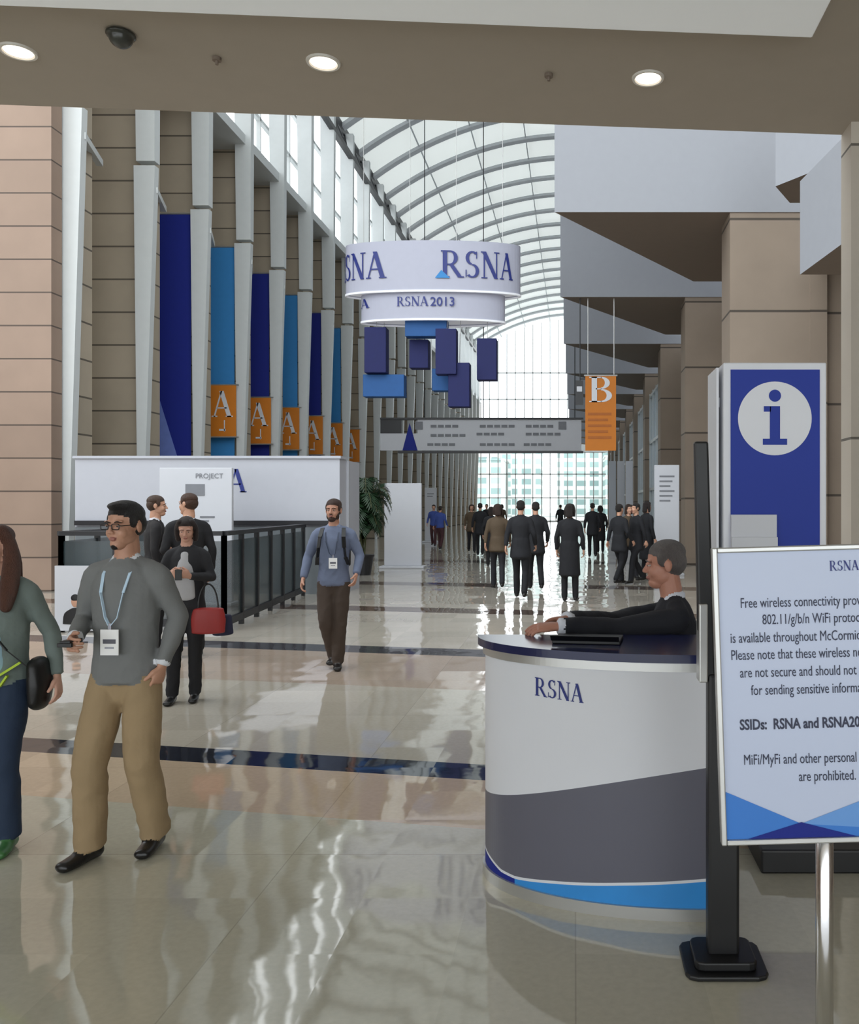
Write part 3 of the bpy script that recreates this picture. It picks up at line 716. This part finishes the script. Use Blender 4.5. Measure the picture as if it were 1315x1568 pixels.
# orange B banner
d = 24.75; r = empty('orange_section_banner', (0, d, 0))
b = MB(); b.box(wx(896, d), wx(943, d), -.02, 0, wz(690, d), wz(576, d)); b.obj('fabric', [ORG], r)
b = MB(); b.tube((wx(894, d), 0, wz(575, d)), (wx(945, d), 0, wz(575, d)), .03)
b.tube((wx(900, d), 0, wz(575, d)), (wx(900, d), 0, TZ), .012, 0, 6); b.tube((wx(940, d), 0, wz(575, d)), (wx(940, d), 0, TZ), .012, 0, 6); b.obj('hanger', [SIL], r)
bx = wx(901, d); bz = wz(616, d)
logo('letter_b', 'B', lambda a, c: (bx+a*1.05, -.035, bz+c*.74), WHITE2, r)
b = MB()
for q in range(5): b.box(wx(900, d), wx(936, d)-.1*(q % 2), -.03, -.021, wz(636+q*9, d), wz(632+q*9, d))
b.obj('print', [mat('orange_dark', (180, 100, 30), .6)], r)
b = MB(); b.box(wx(881, d), wx(893, d), -.05, .05, wz(620, d), wz(583, d)); b.box(wx(883, d), wx(891, d), -.06, -.04, wz(600, d), wz(592, d), 1); b.tube((wx(888, d), 0, wz(583, d)), (wx(888, d), 0, TZ), .015, 0, 6)
b.tube((wx(888, d), 0, wz(583, d)+.05), (wx(897, d), 0, wz(583, d)+.05), .015, 0, 6)
b.obj('speaker', [DARK, WHITE2], r)

# ================================================================== reception counter
cx, cy, A_, B_ = .53, 4.0, .95, .52
r = empty('reception_counter', (cx, cy, 0))
NS = 48; XE = .60-cx
def el(t, gx=0.0, gy=0.0): return ((A_+gx)*math.sin(t), -(B_+gy)*math.cos(t))
tE = math.asin(XE/A_)
ts = [-math.pi/2+(math.pi/2+tE)*i/NS for i in range(NS+1)]
def gtop(x):
    s = (x+.42)/.95; return .385+.33*s-.09*s*s
def gbot(x):
    pts = [(-.45, .135), (-.39, .112), (-.33, .085), (-.26, .082), (-.1, .107), (.2, .142), (.53, .172), (1.0, .2), (1.5, .22)]
    for (a, p), (c, q) in zip(pts, pts[1:]):
        if a <= x <= c: return p+(q-p)*(x-a)/(c-a)
    return .2
v = []; f = []; mi = []
bands = [lambda x: .05, lambda x: max(.05, gbot(x)-.028), lambda x: gbot(x)-.012, lambda x: gbot(x), gtop, lambda x: 1.045]
for t in ts:
    x, y = el(t)
    for fn in bands: v.append((x, y, fn(x+cx)))
for i in range(NS):
    for q in range(5):
        a = i*6+q; f.append((a, a+6, a+7, a+1))
        xm = (v[a][0]+v[a+6][0])/2+cx
        mi.append([(1 if xm > -.27 else 2), (1 if xm > -.27 else 2), 0, 3, 0][q])
o = mesh('curved_front_panel', v, f, [WHITE2, mat('counter_skyblue', (46, 138, 212), .5), NAVY, CHAR], r, False, mi)
o.modifiers.new('sol', 'SOLIDIFY').thickness = .02
def eslab(name, z0, z1, gx, m, inner=None):
    b = MB()
    if not inner: b.prism([el(t, gx, gx) for t in ts]+[(XE, .0)], z0, z1)
    else:
        for i in range(NS):
            p0, p1 = el(ts[i], gx, gx), el(ts[i+1], gx, gx); q0, q1 = el(ts[i], gx+inner, gx+inner), el(ts[i+1], gx+inner, gx+inner)
            b.hexa([(*p0, z0), (*p1, z0), (*q1, z0), (*q0, z0), (*p0, z1), (*p1, z1), (*q1, z1), (*q0, z1)])
    return b.obj(name, [m], r)
eslab('base_trim', 0, .05, .012, SIL, -.05)
eslab('upper_trim', 1.02, 1.06, .012, SIL, -.05)
eslab('counter_top', 1.06, 1.095, .035, mat('navy_gloss_top', (26, 32, 74), .2, var=.05))
b = MB(); b.box(XE-.03, XE, -.5, -.02, .02, 1.05); b.box(-.9, XE-.04, -.16, -.13, .02, 1.03); b.obj('side_and_rear_panels', [WHITE2], r)
def cf(x, y):
    X = -.70+x*.066; t = math.asin(max(-1, min(1, X/A_))); p = el(t, .004, .004); return (p[0], p[1], .888-.012*x/3+y*.078)
logo('counter_logo', 'RSNA', cf, LOGO, r)
r = empty('laptop', (.06, 3.80, 1.095), -8)
b = MB(); b.box(-.15, .15, -.09, .1, 0, .018); b.hexa([(-.15, -.12, .018), (.15, -.12, .018), (.15, -.105, .018), (-.15, -.105, .018), (-.15, -.15, .045), (.15, -.15, .045), (.15, -.135, .045), (-.15, -.135, .045)])
b.obj('laptop_shell', [BLK], r, .004)
# ================================================================== information kiosk
kx0, kx1, ky = .735, 1.245, 4.2
r = empty('information_kiosk', (0, 0, 0))
b = MB(); b.box(kx0, kx1, ky, ky+.32, .11, 2.41); b.obj('cabinet', [WHITE2], r, .006)
b = MB(); b.box(kx0+.035, kx1-.035, ky-.006, ky-.001, .5, 2.375); b.obj('blue_panel', [mat('info_blue', (8, 46, 150), .6, var=.02)], r)
b = MB(); b.box(kx0-.03, kx0-.018, ky+.03, ky+.3, .11, 2.39); b.box(kx0-.018, kx0, ky+.1, ky+.14, 1.0, 1.05); b.box(kx0-.018, kx0, ky+.1, ky+.14, 2.2, 2.25); b.obj('side_panel', [WHITE2], r)
b = MB(); b.box(.86, 1.42, 3.92, 4.55, 0, .11); b.obj('base', [BLK], r, .01)
icx, icz = wx(1185.5, ky), wz(641, ky); rad = .182
b = MB(); b.poly([(icx+rad*math.cos(2*math.pi*i/64), ky-.009, icz+rad*math.sin(2*math.pi*i/64)) for i in range(64)]); b.obj('icon_disc', [WHITE2], r)
BL = MATS['info_blue']
b = MB(); yk = ky-.012
b.poly([(icx+.0+.03*math.cos(2*math.pi*i/32), yk, icz+.112+.03*math.sin(2*math.pi*i/32)) for i in range(32)])
b.poly([(icx-.025, yk, icz+.06), (icx-.025, yk, icz-.10), (icx+.025, yk, icz-.10), (icx+.025, yk, icz+.06)])
b.poly([(icx-.055, yk, icz+.06), (icx-.055, yk, icz+.033), (icx-.02, yk, icz+.033), (icx-.02, yk, icz+.06)])
b.poly([(icx-.06, yk, icz-.10), (icx-.06, yk, icz-.13), (icx+.06, yk, icz-.13), (icx+.06, yk, icz-.10)])
b.obj('icon_letter', [BL], r)
b = MB(); b.box(wx(1118, ky), wx(1187, ky), ky-.03, ky-.007, wz(850, ky), wz(788, ky)); b.box(wx(1118, ky), wx(1187, ky), ky-.05, ky-.03, wz(850, ky), wz(822, ky)); b.obj('leaflet_holder', [BOARD], r)

# ================================================================== black stand
r = empty('black_display_stand', (wx(1106, 3.16), 3.16, 0))
b = MB(); b.box(-.058, .058, -.035, .035, .04, 1.08); b.obj('lower_post', [BLK], r, .012)
b = MB(); b.hexa([(-.088, -.025, 1.05), (-.03, -.025, 1.05), (-.03, .025, 1.05), (-.088, .025, 1.05), (-.107, -.02, 1.94), (-.055, -.02, 1.94), (-.055, .02, 1.94), (-.107, .02, 1.94)]); b.obj('upper_post', [BLK], r, .008)
b = MB()
pl = [(.15*max(-1, min(1, 1.3*math.cos(a))), .13*max(-1, min(1, 1.3*math.sin(a)))) for a in [2*math.pi*i/32 for i in range(32)]]
b.prism(pl, 0, .018); b.prism([(x*.75, y*.75) for x, y in pl], .018, .05); b.obj('foot_plate', [BLK], r, .006)
b = MB(); b.box(-.092, -.06, -.04, .04, 1.05, 1.34); b.obj('clamp', [SIL], r, .005)

# ================================================================== wifi notice on chrome pole
SD = 2.03; SU = 1287.0
r = empty('wifi_notice_sign', (wx(SU, SD), SD, 0))
tl = empty('board_tilt', (0, 0, 1.256)); tl.parent = r; tl.rotation_euler = (math.radians(-2), math.radians(-1.6), 0)
hw, hh = .285, .339
b = MB(); b.box(-hw, hw, -.004, .008, -hh, hh); b.obj('board_face', [mat('notice_white', (190, 200, 224), .4, var=.01)], tl)
b = MB(); fw = .013
b.box(-hw-fw, -hw, -.014, .014, -hh-fw, hh+fw); b.box(hw, hw+fw, -.014, .014, -hh-fw, hh+fw); b.box(-hw, hw, -.014, .014, hh, hh+fw); b.box(-hw, hw, -.014, .014, -hh-fw, -hh)
b.obj('frame', [SIL], tl, .003)
def sx(u): return (u-SU)/F*SD
def szz(v): return wz(v, SD)-1.256
def tpoly(pts, m, nm):
    b = MB(); b.poly([(x, -.0055 if nm != 'g3' else -.0065, z) for x, z in pts]); b.obj(nm, [m], tl)
M1 = mat('notice_blue', (50, 120, 204), .4, var=.02); M2 = mat('notice_blue_pale', (100, 152, 216), .4, var=.02)
c0 = -.107
tpoly([(-hw, -hh), (c0, -hh+.032), (-hw, -hh+.112)], M1, 'g1')
tpoly([(c0, -hh+.032), (hw, -hh), (hw, -hh+.17)], M2, 'g2')
tpoly([(-hw+.05, -hh), (c0+.13, -hh), (c0, -hh+.036)], NAVY, 'g3')
tpoly([(-hw, -hh), (-hw+.08, -hh), (c0, -hh+.032)], M1, 'g4')
tpoly([(c0, -hh+.032), (c0+.13, -hh), (hw, -hh)], M1, 'g5')
logo('notice_logo', 'RSNA', lambda a, c: (sx(1276)+a*.0225, -.006, szz(874)+c*.024), LOGO, tl)
LN = [(1137, 927, 'Free wireless connectivity provided by', 0), (1170, 953, '802.11/g/b/n WiFi protocol service', 0), (1120, 980, 'is available throughout McCormick Place.', 0),
      (1120, 1006, 'Please note that these wireless networks', 0), (1133, 1033, 'are not secure and should not be used', 0), (1149, 1060, 'for sending sensitive information.', 0),
      (1130, 1112, 'SSIDs:  RSNA and RSNA2013', 1), (1134, 1165, 'MiFi/MyFi and other personal hotspots', 0), (1217, 1192, 'are prohibited.', 0)]
for u, v_, s_, bd in LN:
    text('notice_text', s_, .0345, (sx(u), -.0055, szz(v_)), INK, tl, xs=.66 if not bd else .75, ext=.0003, bold=.0009 if bd else 0)
b = MB(); px = -.027
b.tube((px, .04, 0.02), (px, .04, 1.2), .021, 0, 24); b.tube((px, .04, 0), (px, .04, .02), .19, 0, 40); b.tube((px, .04, .02), (px, .04, .05), .05, 0, 24, .025)
o = b.obj('chrome_pole', [CHR], r)
for p_ in o.data.polygons:
    if len(p_.vertices) == 4: p_.use_smooth = True

# ================================================================== people
def ex_front(root, D):
    badge(root, .0, -.142, 1.10)
    b = MB(); b.box(-.160, -.090, -.305, -.29, 1.10, 1.12); b.box(-.150, -.100, -.30, -.2, 1.11, 1.13); b.obj('phone', [BLK], root, .003)
person('man_in_grey_sweater', -2.18, 4.13, 1.715, -2,
       dict(sw=.96, kR=(-.125, -.10, .50), aR=(-.15, -.06, .09), kL=(.095, -.03, .50), aL=(.09, .11, .09), tR=(-.28, -1, 0), tL=(.10, -1, 0),
            eR=(-.235, .03, 1.19), wR=(-.16, -.17, 1.12), dR=(.3, -.9, -.1), thR=(.1, 0, 1), eL=(.24, .06, 1.20), wL=(.195, -.02, .97), thL=(-.3, -1, 0), dL=(-.25, -.1, -1)),
       top=(116, 118, 118), pants=(156, 134, 102), shoe=(18, 17, 18), hair=(22, 18, 18), skin=(186, 140, 116), vox=.0085, style='quiff', beard='goatee', glasses=True,
       hy=-10, hp=2, extra=ex_front, curl=1.6, loose=1.04, leg=1.24, inner=(214, 218, 224), hem=-.09, cuff=True)
def ex_w1(root, D):
    b = MB(); pts = [(-.13, -.02, 1.45), (-.05, -.130, 1.3), (.10, -.135, 1.1), (.2, -.08, .98)]
    for i in range(3): b.beam(pts[i], pts[i+1], .02, .006)
    b.obj('bag_strap', [BLK], root)
    g = Geo(); g.loft([((.225, -.05, 1.0), .05, .10), ((.235, -.05, .9), .06, .11), ((.23, -.05, .80), .05, .10)], (1, 0, 0), 0); g.build('shoulder_bag', [BLK], .01, 1, root)
    b = MB(); b.beam((.10, -.125, .96), (.06, -.12, .90), .02, .01); b.beam((.04, -.13, .95), (.16, -.11, 1.03), .04, .012)
    b.obj('lime_trim', [mat('lime', (176, 204, 60), .7)], root)
    g = Geo(); g.loft([((.0, -.085, 1.0), .075, .05), ((0, -.092, 1.2), .06, .04), ((0, -.06, 1.40), .03, .04)], (1, 0, 0), 0); g.build('light_blouse', [cloth((170, 205, 225))], .01, 2, root)
person('woman_with_shoulder_bag', -2.91, 4.28, 1.60, 12,
       dict(sw=.88, kL=(.09, -.12, .50), aL=(.10, -.10, .09), kR=(-.09, .02, .50), aR=(-.08, .16, .1), eL=(.25, .07, 1.17), wL=(.31, -.02, .93), eR=(-.24, .06, 1.17), wR=(-.25, -.08, .94)),
       top=(112, 124, 120), pants=(34, 50, 74), shoe=(60, 110, 60), hair=(84, 50, 36), skin=(205, 160, 140), vox=.010, style='long', hy=-8, extra=ex_w1, inner=(170, 205, 225))
def ex_w2(root, D):
    g = Geo(); g.loft([((.21, -.08, .90), .14, .045), ((.21, -.08, .80), .16, .055), ((.21, -.08, .67), .155, .05)], (1, 0, 0), 0, 16, 3, .3); g.build('handbag_red', [mat('red_leather', (150, 40, 38), .5)], .01, 1, root)
    b = MB()
    for q in range(12):
        a = math.pi*q/12; c = math.pi*(q+1)/12
        b.tube((.21+.09*math.cos(a), -.08, .9+.24*math.sin(a)), (.21+.09*math.cos(c), -.08, .9+.24*math.sin(c)), .009, 0, 6)
    b.obj('handbag_handle', [BLK], root)
    g = Geo(); g.loft([((.32, .0, .82), .09, .05), ((.33, .0, .64), .10, .055)], (1, 0, 0), 0, 14, 3, .3); g.build('dark_tote', [cloth((34, 36, 60))], .012, 1, root)
    b = MB(); b.box(-.03, .03, -.33, -.32, 1.2, 1.30); b.obj('phone', [BLK], root, .003)
    g = Geo(); g.loft([((0, -.095, 1.02), .10, .04), ((0, -.105, 1.25), .085, .035), ((0, -.07, 1.43), .045, .03)], (1, 0, 0), 0); g.build('striped_blouse', [cloth((175, 175, 178))], .01, 2, root)
person('woman_with_red_handbag', wx(286, 7.4), 7.4, 1.60, 12,
       dict(sw=.88, kL=(.08, -.02, .50), aL=(.07, .03, .09), kR=(-.10, -.05, .50), aR=(-.12, -.05, .09), eL=(.23, -.02, 1.2), wL=(.08, -.25, 1.23), eR=(-.24, -.02, 1.2), wR=(-.09, -.24, 1.23), dL=(-.5, -.6, .3), dR=(.5, -.6, .3), thL=(0, -.3, 1), thR=(0, -.3, 1)),
       top=(34, 34, 38), pants=(24, 24, 28), shoe=(14, 14, 14), hair=(36, 24, 22), skin=(196, 150, 130), vox=.011, style='bob', hp=18, hy=5, extra=ex_w2, curl=1.4)
def ex_mid(root, D):
    badge(root, .02, -.14, 1.12, .085, .11, 1.49, (60, 70, 90))
    b = MB()
    for s in (-1, 1):
        pts = [(s*.10, .08, 1.465), (s*.108, -.03, 1.48), (s*.12, -.112, 1.39), (s*.13, -.128, 1.28), (s*.142, -.12, 1.18), (s*.162, -.05, 1.1)]
        for i in range(5): b.beam(pts[i], pts[i+1], .040, .010)
    b.obj('backpack_straps', [BLK], root)
    g = Geo(); g.loft([((0, .19, 1.43), .12, .06), ((0, .21, 1.3), .14, .09), ((0, .21, 1.08), .14, .09)], (1, 0, 0), 0, 16, 3, .4); g.build('backpack', [BLK], .015, 1, root)
person('man_with_backpack', wx(511, 8.85), 8.85, 1.77, 5,
       dict(kL=(.07, -.03, .50), aL=(.04, .02, .09), kR=(-.07, -.08, .51), aR=(-.03, .14, .13), tL=(.15, -1, 0), eL=(.265, .02, 1.19), wL=(.25, -.12, 1.0), eR=(-.265, .02, 1.18), wR=(-.29, -.1, .96)),
       top=(104, 114, 138), pants=(70, 58, 50), shoe=(24, 20, 20), hair=(58, 34, 24), skin=(186, 138, 116), vox=.011, style='short', beard='full', hy=-8, extra=ex_mid, loose=1.08, leg=1.1, inner=(130, 140, 162), hem=-.09)
person('businessman', wx(288, 9.6), 9.6, 1.84, 215, dict(wL=(.2, -.2, 1.15), thL=(0, 0, 1), dL=(-.4, -.8, .1)), top=(22, 22, 26), pants=(20, 20, 24), hair=(70, 44, 30), vox=.014, coat=.78, hy=40, inner=(220, 220, 225))
person('businessman', wx(238, 9.9), 9.9, 1.82, 120, dict(), top=(26, 24, 26), pants=(22, 22, 26), hair=(70, 50, 38), vox=.014, coat=.78, hy=-10, inner=(200, 200, 205))
AX, AY = .48, 4.28
person('seated_attendant', AX, AY, 1.80, -90,
       dict(pelvis=(0, .04, .680), neck=(0, .01, 1.225), kL=(.10, -.40, .60), aL=(.10, -.38, .19), kR=(-.10, -.40, .60), aR=(-.10, -.38, .19), hd=(0, -.040, .165),
            eL=(.22, -.27, 1.10), wL=(.30, -.55, 1.124), dL=(.08, -1, -.05), thL=(-.8, -.4, .3), eR=(-.16, -.27, 1.08), wR=(.10, -.52, 1.130), dR=(.5, -.8, -.02), thR=(.6, .3, .3)),
       top=(24, 26, 34), pants=(24, 24, 30), hair=(92, 86, 84), skin=(176, 124, 104), vox=.009, style='short', hy=0, hp=4, curl=.8, inner=(210, 214, 224), loose=1.2, waist=1.12, cuff=True)
r = empty('bar_stool', (AX-.03, AY, 0))
b = MB(); b.tube((0, 0, 0), (0, 0, .03), .17, 0, 24); b.tube((0, 0, .03), (0, 0, .47), .03, 0, 12); b.tube((0, 0, .47), (0, 0, .52), .16, 1, 24)
b.obj('stool', [CHR, BLK], r)
# distant visitors
walkJ = dict(kL=(.09, -.16, .52), aL=(.09, -.20, .1), kR=(-.09, .02, .50), aR=(-.09, .24, .14), wL=(.26, .08, .95), wR=(-.26, -.14, .97))
pA = person('visitor_in_dark_suit', wx(797, 15.6), 15.6, 1.80, 178, walkJ, top=(26, 27, 32), pants=(18, 19, 24), vox=.02, coat=.75, detail=False, hair=(28, 22, 20), loose=1.1)
pB = person('visitor_in_long_coat', wx(872, 15.2), 15.2, 1.74, 170, dict(aL=(.09, .03, .09), aR=(-.1, -.06, .09)), top=(20, 21, 26), pants=(18, 18, 22), vox=.02, coat=.48, detail=False, style='bob', hair=(30, 20, 18))
pC = person('visitor_in_brown_jacket', wx(762, 17.5), 17.5, 1.74, 185, walkJ, top=(82, 68, 52), pants=(30, 30, 36), vox=.02, detail=False, style='bob', hair=(50, 34, 26), coat=.8)
pD = person('visitor_in_blue_shirt', wx(664, 36), 36, 1.76, 0, walkJ, top=(60, 80, 150), pants=(70, 40, 44), vox=.022, detail=False, hair=(40, 28, 22))
for src, nm, u, d, h, hd_ in ((pA, 'visitor_in_dark_suit', 820, 17.2, 1.78, 190), (pB, 'visitor_in_long_coat', 752, 24, 1.68, 180),
      (pA, 'visitor_in_dark_suit', 735, 29, 1.8, 182), (pC, 'visitor_in_brown_jacket', 722, 31, 1.76, 10), (pA, 'visitor_in_dark_suit', 907, 28, 1.80, 180),
      (pB, 'visitor_in_long_coat', 919, 31, 1.72, 185), (pA, 'visitor_in_dark_suit', 948, 18.4, 1.74, 140), (pC, 'visitor_in_brown_jacket', 962, 19.8, 1.74, 30), (pA, 'visitor_in_dark_suit', 974, 18.7, 1.76, -60),
      (pB, 'visitor_in_long_coat', 990, 19.6, 1.80, 120), (pD, 'visitor_in_blue_shirt', 674, 33, 1.70, 170), (pA, 'visitor_in_dark_suit', 745, 44, 1.8, 0), (pC, 'visitor_in_brown_jacket', 768, 48, 1.8, 180),
      (pA, 'visitor_in_dark_suit', 858, 50, 1.78, 180)):
    clone(src, nm, wx(u, d), d, h, hd_)

# ================================================================== light, world, camera
w = bpy.data.worlds.new('overcast'); sc.world = w; w.use_nodes = True
N = w.node_tree.nodes; bg = N['Background']; bg.inputs[0].default_value = (.92, .97, 1.0, 1); bg.inputs[1].default_value = 3.1
cam = bpy.data.cameras.new('camera'); co = bpy.data.objects.new('camera', cam); COL.objects.link(co)
co.location = (0, 0, EYE); co.rotation_euler = (math.pi/2, 0, 0)
cam.sensor_fit = 'HORIZONTAL'; cam.sensor_width = 36; cam.lens = F/1315*36
cam.shift_x = -(880-657.5)/1315; cam.shift_y = -9/1315; cam.clip_end = 500
sc.camera = co
sc.view_settings.view_transform = 'Standard'
